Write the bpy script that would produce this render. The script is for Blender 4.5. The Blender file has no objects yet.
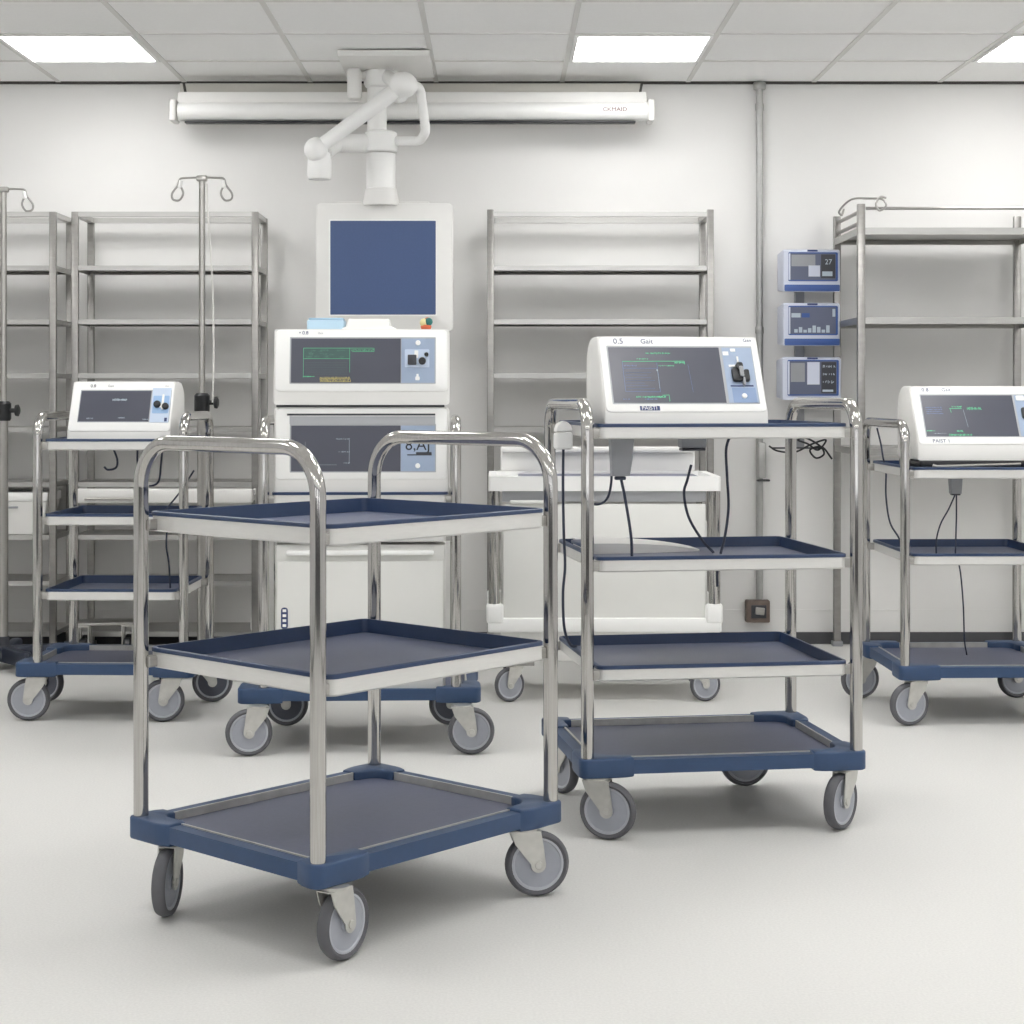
import bpy, bmesh, math, random
from mathutils import Vector, Matrix
random.seed(7)
C = bpy.context.scene.collection
R = math.radians
PI = math.pi

# ------------------------------------------------------------------ camera frame (used to read real distances)
F, CX, CY, H0 = 1750.0, 497.0, 392.0, 1.2
def at(px, py, Y):
    return Vector(((px - CX) * Y / F, Y, H0 - (py - CY) * Y / F))
def ax(px, Y): return (px - CX) * Y / F
def az(py, Y): return H0 - (py - CY) * Y / F

# ------------------------------------------------------------------ materials
def lin(c):
    return tuple(((v/255)/12.92 if v/255 <= .04045 else ((v/255+.055)/1.055)**2.4) for v in c) + (1,)
def mat(name, rgb, rough=.5, metal=0.0, noise=0.0, nscale=40, bump=0.0, bscale=200, emit=0, coat=0, stretch=None, spec=.5):
    m = bpy.data.materials.new(name); m.use_nodes = True
    nt = m.node_tree; b = nt.nodes['Principled BSDF']
    b.inputs['Base Color'].default_value = lin(rgb)
    b.inputs['Roughness'].default_value = rough
    b.inputs['Metallic'].default_value = metal
    b.inputs['Specular IOR Level'].default_value = spec
    if coat: b.inputs['Coat Weight'].default_value = coat; b.inputs['Coat Roughness'].default_value = .15
    tc = nt.nodes.new('ShaderNodeTexCoord')
    src = tc.outputs['Object']
    if stretch:
        mp = nt.nodes.new('ShaderNodeMapping'); mp.inputs['Scale'].default_value = stretch
        nt.links.new(src, mp.inputs['Vector']); src = mp.outputs['Vector']
    if noise:
        n = nt.nodes.new('ShaderNodeTexNoise'); n.inputs['Scale'].default_value = nscale; n.inputs['Detail'].default_value = 4
        nt.links.new(src, n.inputs['Vector'])
        r = nt.nodes.new('ShaderNodeValToRGB')
        c = lin(rgb)
        r.color_ramp.elements[0].position = .3; r.color_ramp.elements[1].position = .7
        r.color_ramp.elements[0].color = tuple(max(0, v*(1-noise)) for v in c[:3]) + (1,)
        r.color_ramp.elements[1].color = tuple(min(1, v*(1+noise)) for v in c[:3]) + (1,)
        nt.links.new(n.outputs['Fac'], r.inputs['Fac']); nt.links.new(r.outputs['Color'], b.inputs['Base Color'])
    if bump:
        n2 = nt.nodes.new('ShaderNodeTexNoise'); n2.inputs['Scale'].default_value = bscale; n2.inputs['Detail'].default_value = 3
        nt.links.new(src, n2.inputs['Vector'])
        bp = nt.nodes.new('ShaderNodeBump'); bp.inputs['Strength'].default_value = bump; bp.inputs['Distance'].default_value = .002
        nt.links.new(n2.outputs['Fac'], bp.inputs['Height']); nt.links.new(bp.outputs['Normal'], b.inputs['Normal'])
    if emit:
        b.inputs['Emission Color'].default_value = lin(rgb); b.inputs['Emission Strength'].default_value = emit
    return m
M = dict(
    wall=mat('wall_paint', (232,231,229), .75, noise=.012, nscale=3, bump=.15, bscale=180),
    sidewall=mat('side_wall_paint', (220,220,220), .8, noise=.02, nscale=3),
    farwall=mat('far_wall_paint', (96,96,98), .85, noise=.05, nscale=3),
    floor=mat('floor_vinyl', (217,216,213), .5, noise=.05, nscale=160, bump=.12, bscale=320, spec=.3),
    ceil=mat('ceiling_tile', (252,252,251), .85, noise=.012, nscale=60, bump=.2, bscale=250),
    grid=mat('ceiling_bar', (222,221,218), .5),
    base=mat('baseboard_vinyl', (62,63,66), .55, noise=.05, nscale=30),
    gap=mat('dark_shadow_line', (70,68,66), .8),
    chrome=mat('polished_steel_tube', (188,186,183), .09, 1.0, noise=.09, nscale=8, stretch=(40,40,1.2)),
    steel=mat('brushed_steel', (176,174,170), .3, 1.0, noise=.07, nscale=10, stretch=(2,30,30)),
    rack=mat('rack_steel', (160,158,155), .32, .95, noise=.07, nscale=8, stretch=(2,10,6)),
    rackpan=mat('rack_shelf_steel', (188,187,184), .34, .95, noise=.06, nscale=6, stretch=(1,14,14)),
    pan=mat('satin_tray_steel', (222,221,218), .38, .45, noise=.02, nscale=12, stretch=(3,3,20)),
    blue=mat('blue_plastic', (46,71,106), .42, noise=.04, nscale=60, bump=.1, bscale=400),
    navy=mat('navy_tray_rim', (44,62,94), .38, noise=.04, nscale=50),
    matt=mat('slate_tray_mat', (98,103,124), .36, noise=.06, nscale=90, bump=.1, bscale=500),
    matb=mat('slate_base_mat', (90,94,116), .42, noise=.06, nscale=90, bump=.1, bscale=500),
    tyre=mat('grey_rubber', (92,92,96), .62, noise=.06, nscale=40),
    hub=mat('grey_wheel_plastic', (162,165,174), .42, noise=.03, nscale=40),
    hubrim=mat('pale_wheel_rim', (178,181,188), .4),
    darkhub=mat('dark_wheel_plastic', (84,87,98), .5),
    zinc=mat('zinc_fork', (202,201,196), .36, .75, noise=.08, nscale=30),
    white=mat('white_enamel', (243,243,241), .38, noise=.008, nscale=10),
    offwhite=mat('offwhite_plastic', (231,230,227), .45, noise=.01, nscale=10),
    cabinet=mat('white_cabinet_paint', (226,226,222), .42, noise=.012, nscale=6),
    screen=mat('dark_screen', (78,80,92), .3, noise=.03, nscale=8),
    screenblue=mat('blue_screen', (62,84,128), .42, noise=.04, nscale=120),
    bezel=mat('grey_bezel', (176,178,182), .4),
    panel=mat('pale_blue_panel', (160,176,200), .4, noise=.03, nscale=20),
    panel2=mat('light_blue_panel', (196,210,230), .4),
    lav=mat('lavender_plastic', (206,211,226), .4),
    midblue=mat('mid_blue_plastic', (58,88,150), .4),
    black=mat('black_plastic', (30,31,34), .4, noise=.05, nscale=40),
    dark=mat('dark_grey_plastic', (60,62,68), .45),
    grey=mat('grey_plastic', (150,152,156), .45, noise=.03, nscale=20),
    cable=mat('navy_cable', (48,55,74), .45),
    ink=mat('dark_blue_ink', (52,66,110), .6),
    inkblack=mat('black_ink', (36,38,46), .6),
    inkred=mat('dark_red_ink', (96,38,44), .6),
    green=mat('green_trace', (92,190,140), .5, emit=.25),
    dimgreen=mat('dim_green_trace', (84,126,112), .5, emit=.08),
    cyan=mat('blue_trace', (98,118,164), .5, emit=.15),
    amber=mat('amber_trace', (190,176,110), .5, emit=.15),
    pale=mat('pale_trace', (172,184,194), .5, emit=.1),
    darkgreen=mat('dark_green_fill', (70,96,92), .5, emit=.03),
    lightblue=mat('light_blue_plastic', (184,212,230), .35),
    paper=mat('white_paper', (238,238,234), .8),
    toyred=mat('orange_felt', (202,104,70), .8), toygreen=mat('teal_felt', (46,110,106), .8), toycream=mat('cream_felt', (214,204,150), .8),
    conduit=mat('galvanised_pipe', (178,178,176), .42, .7, noise=.06, nscale=30),
    rust=mat('brown_box', (112,98,90), .6, noise=.15, nscale=40),
    cord=mat('white_cord', (224,222,218), .6),
)
def light_mat():
    m = bpy.data.materials.new('light_diffuser'); m.use_nodes = True
    b = m.node_tree.nodes['Principled BSDF']
    b.inputs['Base Color'].default_value = (.9,.9,.9,1)
    b.inputs['Emission Color'].default_value = (1,.995,.985,1); b.inputs['Emission Strength'].default_value = LIGHT
    return m

LIGHT = 11.8
M['light'] = light_mat()

# ------------------------------------------------------------------ mesh helpers
def rrect(hx, hy, r=.01, seg=4, cx=0, cy=0):
    r = min(r, hx*.999, hy*.999); out = []
    for sx, sy, a0 in ((1,1,0), (-1,1,90), (-1,-1,180), (1,-1,270)):
        for k in range(seg+1):
            a = R(a0 + 90*k/seg)
            out.append((cx + sx*(hx-r) + r*math.cos(a), cy + sy*(hy-r) + r*math.sin(a)))
    return out
def loft(bm, loops, caps=(True, True), mtx=None):
    rows = []
    for lp in loops:
        rows.append([bm.verts.new((mtx @ Vector(p)) if mtx else Vector(p)) for p in lp])
    n = len(rows[0])
    for a, b in zip(rows, rows[1:]):
        for i in range(n):
            j = (i+1) % n
            try: bm.faces.new((a[i], a[j], b[j], b[i]))
            except ValueError: pass
    if caps[0]: bm.faces.new(rows[0][::-1])
    if caps[1]: bm.faces.new(rows[-1])
    return rows
def prism(bm, poly, z0, z1, mtx=None, bev=0.0):
    """extrude a 2-D polygon; bev chamfers top and bottom rims"""
    if bev:
        cx = sum(p[0] for p in poly)/len(poly); cy = sum(p[1] for p in poly)/len(poly)
        n = len(poly)
        area = sum(poly[i][0]*poly[(i+1)%n][1]-poly[(i+1)%n][0]*poly[i][1] for i in range(n))
        sg = 1 if area > 0 else -1
        ins = []
        for i in range(n):
            a = Vector(poly[i-1]); b = Vector(poly[i]); c = Vector(poly[(i+1)%n])
            d1 = (b-a); d2 = (c-b)
            n1 = Vector((-d1.y, d1.x)).normalized()*sg if d1.length else Vector((0,0))
            n2 = Vector((-d2.y, d2.x)).normalized()*sg if d2.length else Vector((0,0))
            nn = n1+n2
            if nn.length < 1e-6: nn = n1
            nn.normalize()
            k = bev/max(.5, nn.dot(n1) if n1.length else 1)
            ins.append((b.x+nn.x*k, b.y+nn.y*k))
        m1 = [((p[0]*.3+q[0]*.7), (p[1]*.3+q[1]*.7)) for p, q in zip(ins, poly)]
        L = [[(x,y,z0) for x,y in ins], [(x,y,z0+bev*.3) for x,y in m1], [(x,y,z0+bev) for x,y in poly],
             [(x,y,z1-bev) for x,y in poly], [(x,y,z1-bev*.3) for x,y in m1], [(x,y,z1) for x,y in ins]]
    else:
        L = [[(x,y,z0) for x,y in poly], [(x,y,z1) for x,y in poly]]
    loft(bm, L, (True, True), mtx)
def box(bm, c, s, mtx=None, bev=0.0, r=None):
    hx, hy, hz = s[0]/2, s[1]/2, s[2]/2
    T = Matrix.Translation(c)
    if mtx is not None: T = mtx @ T
    if bev or r:
        rr = r if r else bev
        prism(bm, rrect(hx, hy, rr, 3), -hz, hz, T, min(bev, hz*.9) if bev else 0)
    else:
        prism(bm, [(-hx,-hy),(hx,-hy),(hx,hy),(-hx,hy)], -hz, hz, T)
def ring(bm, outer, inner, z0, z1, mtx=None):
    n = len(outer)
    L = [[(x,y,z0) for x,y in outer], [(x,y,z1) for x,y in outer], [(x,y,z1) for x,y in inner], [(x,y,z0) for x,y in inner], [(x,y,z0) for x,y in outer]]
    rows = []
    for lp in L[:4]: rows.append([bm.verts.new(mtx @ Vector(p) if mtx else Vector(p)) for p in lp])
    rows.append(rows[0])
    for a, b in zip(rows, rows[1:]):
        for i in range(n):
            j = (i+1) % n; bm.faces.new((a[i], a[j], b[j], b[i]))
def tube(bm, pts, r, seg=14, caps=True, radii=None):
    pts = [Vector(p) for p in pts]
    n = len(pts); rows = []
    t0 = (pts[1]-pts[0]).normalized()
    up = Vector((0,0,1)) if abs(t0.z) < .9 else Vector((1,0,0))
    nrm = t0.cross(up).normalized()
    for i, p in enumerate(pts):
        if i == 0: t = t0
        elif i == n-1: t = (pts[-1]-pts[-2]).normalized()
        else: t = ((pts[i+1]-p).normalized() + (p-pts[i-1]).normalized()).normalized()
        nrm = (nrm - t*nrm.dot(t)).normalized(); bi = t.cross(nrm)
        rr = radii[i] if radii else r
        rows.append([bm.verts.new(p + (nrm*math.cos(2*PI*k/seg) + bi*math.sin(2*PI*k/seg))*rr) for k in range(seg)])
    for a, b in zip(rows, rows[1:]):
        for i in range(seg):
            j = (i+1) % seg; bm.faces.new((a[i], a[j], b[j], b[i]))
    if caps: bm.faces.new(rows[0][::-1]); bm.faces.new(rows[-1])
def lathe(bm, prof, seg=32, mtx=None, caps=(True, True)):
    """profile of (r, z); spins round z"""
    L = [[(max(r,1e-4)*math.cos(2*PI*k/seg), max(r,1e-4)*math.sin(2*PI*k/seg), z) for k in range(seg)] for r, z in prof]
    loft(bm, L, caps, mtx)
def ball(bm, c, r, sc=(1,1,1), mtx=None, seg=20):
    T = Matrix.Translation(c) @ Matrix.Diagonal((*sc,1))
    if mtx is not None: T = mtx @ T
    bmesh.ops.create_uvsphere(bm, u_segments=seg, v_segments=seg//2+2, radius=r, matrix=T)
def smooth_path(pts, sub=8):
    P = [Vector(p) for p in pts]; P = [P[0]*2-P[1]] + P + [P[-1]*2-P[-2]]
    out = []
    for i in range(1, len(P)-2):
        a, b, c, d = P[i-1:i+3]
        for k in range(sub):
            t = k/sub
            out.append(.5*((2*b)+(c-a)*t+(2*a-5*b+4*c-d)*t*t+(3*b-a-3*c+d)*t**3))
    out.append(P[-2]); return out
def round_path(pts, r, seg=8):
    """polyline with filleted corners"""
    P = [Vector(p) for p in pts]; out = [P[0]]
    for i in range(1, len(P)-1):
        a, b, c = P[i-1], P[i], P[i+1]
        d1 = (a-b).normalized(); d2 = (c-b).normalized()
        ang = d1.angle(d2); t = min(r/math.tan(ang/2), (a-b).length*.49, (c-b).length*.49); rr = t*math.tan(ang/2)
        bis = (d1+d2).normalized(); cen = b + bis*(rr/math.sin(ang/2))
        s = b + d1*t - cen; e = b + d2*t - cen
        tot = s.angle(e); axis = s.cross(e).normalized()
        for k in range(seg+1): out.append(cen + Matrix.Rotation(tot*k/seg, 3, axis) @ s)
    out.append(P[-1]); return out
def finish(bm, ang=38):
    bmesh.ops.recalc_face_normals(bm, faces=bm.faces[:])
    for f in bm.faces: f.smooth = True
    a = R(ang)
    for e in bm.edges:
        e.smooth = not (len(e.link_faces) == 2 and e.calc_face_angle(0) > a)
def mesh(name, bm, m, ang=38):
    finish(bm, ang)
    me = bpy.data.meshes.new(name); bm.to_mesh(me); bm.free()
    for x in (m if isinstance(m, (list, tuple)) else [m]): me.materials.append(M[x] if isinstance(x, str) else x)
    return me
def link(name, me, parent=None, loc=None, rotz=None):
    o = bpy.data.objects.new(name, me); C.objects.link(o)
    if parent: o.parent = parent
    if loc is not None: o.location = loc
    if rotz is not None: o.rotation_euler = (0,0,rotz)
    return o
def obj(name, bm, m, parent=None, loc=None, rotz=None, ang=38):
    return link(name, mesh(name, bm, m, ang), parent, loc, rotz)
def B(): return bmesh.new()
def tag(o, label, cat, group=None):
    o['label'] = label; o['category'] = cat
    if group: o['group'] = group
    return o
def thing(name, label, cat, loc=(0,0,0), rotz=0, group=None):
    o = bpy.data.objects.new(name, None); C.objects.link(o); o.location = loc; o.rotation_euler = (0,0,rotz); o.empty_display_size = .1
    return tag(o, label, cat, group)
def struct(name, bm, m, parent=None):
    o = obj(name, bm, m, parent)
    if not parent: o['kind'] = 'structure'
    return o
def text_into(bm, s, size, mtx, depth=.0006):
    cu = bpy.data.curves.new('lettering', 'FONT'); cu.body = s; cu.size = size; cu.align_x = 'CENTER'; cu.align_y = 'CENTER'; cu.extrude = depth; cu.resolution_u = 3
    ob = bpy.data.objects.new('lettering_source', cu); C.objects.link(ob)
    bpy.context.view_layer.update()
    me = bpy.data.meshes.new_from_object(ob.evaluated_get(bpy.context.evaluated_depsgraph_get()))
    me.transform(mtx); bm.from_mesh(me)
    bpy.data.objects.remove(ob); bpy.data.curves.remove(cu); bpy.data.meshes.remove(me)

# ------------------------------------------------------------------ the room
YW, ZC = 8.35, 2.68
XL, XR, YF = -4.3, 4.3, -3.2
b = B(); box(b, (0, (YW+YF)/2, -.05), (XR-XL+.4, YW-YF+.4, .1)); struct('floor', b, 'floor')
b = B(); box(b, (0, YW+.05, ZC/2+.1), (XR-XL+.4, .1, ZC+.2)); struct('wall_back', b, 'wall')
b = B(); box(b, (XL-.05, (YW+YF)/2, ZC/2+.1), (.1, YW-YF+.2, ZC+.2)); struct('wall_left', b, 'sidewall')
b = B(); box(b, (XR+.05, (YW+YF)/2, ZC/2+.1), (.1, YW-YF+.2, ZC+.2)); struct('wall_right', b, 'sidewall')
# windows added to the unseen wall behind the viewer, for fill light
b = B()
box(b, (0, YF-.05, .45), (XR-XL+.4, .1, .90)); box(b, (0, YF-.05, 2.62), (XR-XL+.4, .1, .36))
WX = ((-3.6,-1.9), (-.85,.85), (1.9,3.6))
for x0, x1 in ((XL-.2,-3.6),(-1.9,-.85),(.85,1.9),(3.6,XR+.2)): box(b, ((x0+x1)/2, YF-.05, 1.67), (x1-x0, .1, 1.54))
struct('wall_front', b, 'farwall')
for i, (x0, x1) in enumerate(WX):
    b = B()
    for x in (x0+.035, (x0+x1)/2, x1-.035): box(b, (x, YF-.05, 1.67), (.07, .08, 1.54))
    for z in (.93, 2.41): box(b, ((x0+x1)/2, YF-.05, z), (x1-x0, .08, .07))
    struct('added_window_%d' % (i+1), b, 'dark')
b = B(); box(b, (0, (YW+YF)/2, ZC+.05), (XR-XL+.4, YW-YF+.4, .1)); struct('ceiling', b, 'ceil')
b = B()
gx = [ -.29 + .6*k for k in range(-6, 8)]
gy = [7.82 - .6*k for k in range(0, 19)]
for x in gx: box(b, (x, (YW+YF)/2, ZC-.001), (.022, YW-YF, .006))
for y in gy: box(b, (0, y, ZC-.001), (XR-XL, .022, .0052))
struct('trim_1', b, 'grid')                                        # suspended ceiling bars
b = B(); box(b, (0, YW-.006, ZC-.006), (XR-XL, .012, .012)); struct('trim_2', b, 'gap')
b = B(); prism(b, [(0,0),(0,.055),(-.006,.055),(-.012,.045),(-.02,.0)], XL, XR, Matrix(((0,0,1,0),(1,0,0,YW),(0,1,0,0),(0,0,0,1)))); struct('baseboard_back', b, 'base')
b = B(); box(b, (XL+.006, (YW+YF)/2, .03), (.012, YW-YF-.1, .06)); struct('baseboard_left', b, 'base')
b = B(); box(b, (XR-.006, (YW+YF)/2, .03), (.012, YW-YF-.1, .06)); struct('baseboard_right', b, 'base')
b = B(); box(b, (0, YW-.002, .16), (XR-XL, .004, .006)); struct('trim_3', b, 'wall')

# lights set into the tiles
def ceiling_light(x0, y0, label):
    t = thing('ceiling_light', label, 'light', (x0+.3, y0+.3, ZC), 0, 'square panel lights in the ceiling')
    b = B(); ring(b, rrect(.288,.288,.004,1), rrect(.272,.272,.004,1), -.010, 0); obj('frame', b, 'white', t)
    b = B(); box(b, (0,0,-.004), (.544,.544,.004)); obj('diffuser', b, 'light', t)
ceiling_light(-2.09, 7.22, 'square white ceiling light nearest the two steel racks and pole hooks')
ceiling_light(.31, 7.22, 'square white ceiling light just in front of the right end of the screen casing')
ceiling_light(2.11, 7.22, 'square white ceiling light above the wide rack with the long top rod')
for yy in (5.42, 3.62, .02):
    for xx in (-3.29, -1.49, .31, 1.51, 3.31):
        ceiling_light(xx, yy, 'square white ceiling light out of view towards the near end of the room')

# ------------------------------------------------------------------ trolley pieces
TR = .0175
WR, WW, TRAIL = .0775, .032, .030
def wheel_meshes(hubm):
    rotx = Matrix.Translation((TRAIL,0,WR)) @ Matrix.Rotation(PI/2, 4, 'X')
    b = B(); h = WW/2
    prof = [(.0628,-h*.72),(.069,-h),(.0727,-h*.9),(.0752,-h*.6),(WR,-h*.2),(WR,h*.2),(.0752,h*.6),(.0727,h*.9),(.069,h),(.0628,h*.72),(.0628,-h*.72)]
    lathe(b, prof, 40, rotx, (False, False)); bmesh.ops.remove_doubles(b, verts=b.verts[:], dist=1e-6)
    ty = mesh('tyre', b, 'tyre', 50)
    b = B(); lathe(b, [(.002,-.0128),(.016,-.0128),(.019,-.0085),(.0555,-.0085),(.058,-.0115),(.0626,-.0115),(.0626,.0115),(.058,.0115),(.0555,.0085),(.019,.0085),(.016,.0128),(.002,.0128)], 40, rotx)
    me = bpy.data.meshes
    hb = mesh('wheel_disc', b, [hubm, 'hubrim'])
    for p in hb.polygons:
        c = p.center; rr = math.hypot(c.x-TRAIL, c.z-WR)
        if rr > .0545 and rr < .0626: p.material_index = 1
    b = B(); lathe(b, [(.0085,-.0245),(.0095,-.0235),(.0095,-.0210),(.0055,-.0200),(.0055,.0200),(.0095,.0210),(.0095,.0235),(.0085,.0245)], 16, rotx)
    bl = mesh('axle_bolt', b, 'zinc')
    return ty, hb, bl
def fork_mesh():
    b = B()
    # side cheeks: broad at the top, tapering round the axle
    poly = [(-.036,.1565),(.036,.1565),(.0415,.128)]
    for k in range(9):
        a = R(12 - 200*k/8); poly.append((TRAIL+.018*math.cos(a), WR+.018*math.sin(a)))
    poly.append((-.026,.128))
    for s in (-1, 1):
        T = Matrix(((1,0,0,0),(0,0,1,0),(0,1,0,0),(0,0,0,1)))
        y = s*.0195
        prism(b, poly, y-.0016, y+.0016, T)
    box(b, (0,0,.1575), (.074,.0426,.003), None, .001)
    lathe(b, [(.031,.159),(.032,.1605),(.032,.165),(.026,.166)], 24)
    return mesh('caster', b, 'zinc')
WHEEL = wheel_meshes('hub'); WHEEL_D = wheel_meshes('darkhub'); FORK = fork_mesh()
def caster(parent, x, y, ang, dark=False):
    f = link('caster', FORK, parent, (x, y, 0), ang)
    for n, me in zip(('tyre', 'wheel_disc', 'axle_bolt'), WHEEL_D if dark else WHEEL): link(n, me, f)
    return f
def bumper_poly(sx, sy, Lx=.125, Ly=.125):
    o = -.025; fi = -.0135
    pts = []
    for k in range(7):
        a = R(180 + 90*k/6); pts.append((o+.024+.024*math.cos(a), o+.024+.024*math.sin(a)))
    pts += [(Lx-.045, o), (Lx-.022, o+.003), (Lx-.008, o+.009), (Lx, fi)]
    pts += [(Lx, .030), (Lx-.012, .036)]
    rf = max(.006, min(.045, min(Lx, Ly)-.055))
    for k in range(7):
        a = R(-90 - 90*k/6); pts.append((.036+rf+rf*math.cos(a), .036+rf+rf*math.sin(a)))
    pts += [(.036, Ly-.012), (.030, Ly), (fi, Ly), (o+.009, Ly-.008), (o+.003, Ly-.022), (o, Ly-.045)]
    return [(-sx*p[0], -sy*p[1]) for p in pts]
def tray_on(root, w, d, z, height=.042, inset=.028, over=.008, steel='pan', brackets=True):
    hx, hy = w/2 - inset, d/2 + over
    z0, z1 = z-height, z-.010
    b = B()
    O = rrect(hx, hy, .022, 5); O2 = rrect(hx-.004, hy-.004, .019, 5); I = rrect(hx-.003, hy-.003, .019, 5)
    loft(b, [[(x,y,z0) for x,y in O2], [(x,y,z0+.004) for x,y in O], [(x,y,z1) for x,y in O], [(x,y,z1) for x,y in I], [(x,y,z0+.006) for x,y in I]])
    tr = obj('tray', b, steel, root)
    b = B()
    A = rrect(hx+.002, hy+.002, .023, 5); A2 = rrect(hx-.001, hy-.001, .021, 5); Bn = rrect(hx-.007, hy-.007, .018, 5); D = rrect(hx-.010, hy-.010, .016, 5)
    zf = z0+.010
    loft(b, [[(x,y,z1) for x,y in I], [(x,y,z1+.0002) for x,y in A], [(x,y,z-.0015) for x,y in A], [(x,y,z) for x,y in A2], [(x,y,z) for x,y in Bn], [(x,y,zf) for x,y in D]], (False, False))
    obj('tray_liner', b, 'navy', tr)
    b = B(); prism(b, rrect(hx-.0095, hy-.0095, .016, 5), z0+.0075, zf+.002); obj('tray_mat', b, 'matt', tr)
    if brackets:
        for sx in (-1, 1):
            for sy in (-1, 1):
                b = B()
                y0 = sy*(d/2-.012)
                box(b, (sx*(w/2-.020), y0, z0+.016), (.030, .024, .026), None, .003)
                obj('bracket', b, 'steel', tr)
    return tr
def trolley(label, cat, fl, deg, w, d, trays, ztop, angs, group, loop_r=.10, base_z=.217, dark=(), steel='pan', ext=(0,0), adj=((0,-.02),(0,-.02),(0,0),(0,0)), arms=((.125,.125),)*4, th_tray=.042):
    th = R(deg); c, s = math.cos(th), math.sin(th)
    cx = fl[0] + w/2*c - d/2*s; cy = fl[1] + w/2*s + d/2*c
    t = thing('trolley', label, cat, (cx, cy, 0), th, group)
    zb = base_z
    b = B()
    ox, hw = (ext[1]-ext[0])/2, w/2 + (ext[0]+ext[1])/2
    O = rrect(hw+.0135, d/2+.0135, .01, 3, ox); I = rrect(hw-.022, d/2-.022, .006, 3, ox)
    ring(b, O, I, zb-.044, zb-.006)
    bf = obj('base_frame', b, 'blue', t)
    b = B(); ring(b, rrect(hw-.020, d/2-.020, .006, 3, ox), rrect(hw-.026, d/2-.026, .004, 3, ox), zb-.030, zb-.0030); obj('inner_trim', b, 'zinc', bf)
    b = B(); prism(b, rrect(hw-.0265, d/2-.0265, .004, 3, ox), zb-.036, zb-.022); obj('base_mat', b, 'matb', bf)
    b = B(); prism(b, rrect(hw-.023, d/2-.023, .005, 3, ox), zb-.0425, zb-.0365); obj('added_shade_plate', b, 'black', bf)  # unseen black plate, added to cut bounce and deepen the shadow underneath
    k = 0
    for sx, sy in ((-1,-1), (1,-1), (-1,1), (1,1)):
        b = B(); prism(b, bumper_poly(sx, sy, *arms[k]), zb-.052, zb, Matrix.Translation((ox+sx*hw, sy*d/2, 0)), .005)
        obj('corner_bumper', b, 'blue', t, ang=45)
        ax_, ay_ = adj[k]
        caster(t, ox + sx*(hw-.045) + ax_*c + ay_*s, sy*(d/2-.045) - ax_*s + ay_*c, R(angs[k]) - th, k in dark)
        k += 1
    for sx in (-1, 1):
        b = B()
        zt = ztop-TR
        pts = round_path([(sx*w/2, -d/2, zb-.01), (sx*w/2, -d/2, zt), (sx*w/2, d/2, zt), (sx*w/2, d/2, zb-.01)], loop_r, 10)
        tube(b, pts, TR, 18)
        obj('handle_frame', b, 'chrome', t, ang=60)
    for z in trays:
        tray_on(t, w, d, z, height=th_tray, steel=steel)
    def loc(x, y, z): return Vector((cx + x*c - y*s, cy + x*s + y*c, z))
    return t, loc
GT = 'steel instrument trolleys with blue trays'
tA, lA = trolley('empty three-tier steel trolley with navy trays, nearest of all, turned corner-on', 'trolley', (-.374, 3.657), 47.87, .750, .611, (.922,.605), 1.101, (58, 10, 263, 40), GT, loop_r=.105, adj=((.036,-.045),(.0,-.045),(.012,-.03),(0,0)), arms=((.135,.05),(.125,.10),(.075,.125),(.1,.1)), th_tray=.047)
tB, lB = trolley('tall four-tier steel trolley carrying a tilted white console and a white flat cover', 'trolley', (.243, 4.70), 8.3, .752, .58, (1.115,.757,.464), 1.184, (-18, -128, 120, 5), GT, loop_r=.075, adj=((-.012,-.045),(.025,-.02),(.0,-.02),(-.14,0)), arms=((.125,.125),(.125,.125),(.06,.125),(.125,.125)))
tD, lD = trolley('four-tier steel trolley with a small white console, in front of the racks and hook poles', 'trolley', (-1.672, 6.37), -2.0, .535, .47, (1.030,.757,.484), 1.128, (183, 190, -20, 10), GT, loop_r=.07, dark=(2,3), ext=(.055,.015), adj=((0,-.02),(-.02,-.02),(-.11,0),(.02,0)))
tC, lC = trolley('three-tier steel trolley with a console on a dark dock, before the wide rack', 'trolley', (1.4678, 6.293), 1.2, .60, .611, (.93,.619), 1.102, (200, 0, 190, 10), GT, loop_r=.07, adj=((0,-.03),(0,-.02),(-.05,0),(0,0)))
tE, lE = trolley('steel trolley loaded with two stacked white consoles above a white cabinet', 'trolley', (-.7754, 5.8235), 1.77, .6388, .52, (.867,.742), 1.12, (190, 5, 0, 190), GT, loop_r=.07, dark=(2,3), ext=(.062,.058), adj=((.005,-.09),(.01,-.09),(.02,0),(.0,0)))

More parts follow.
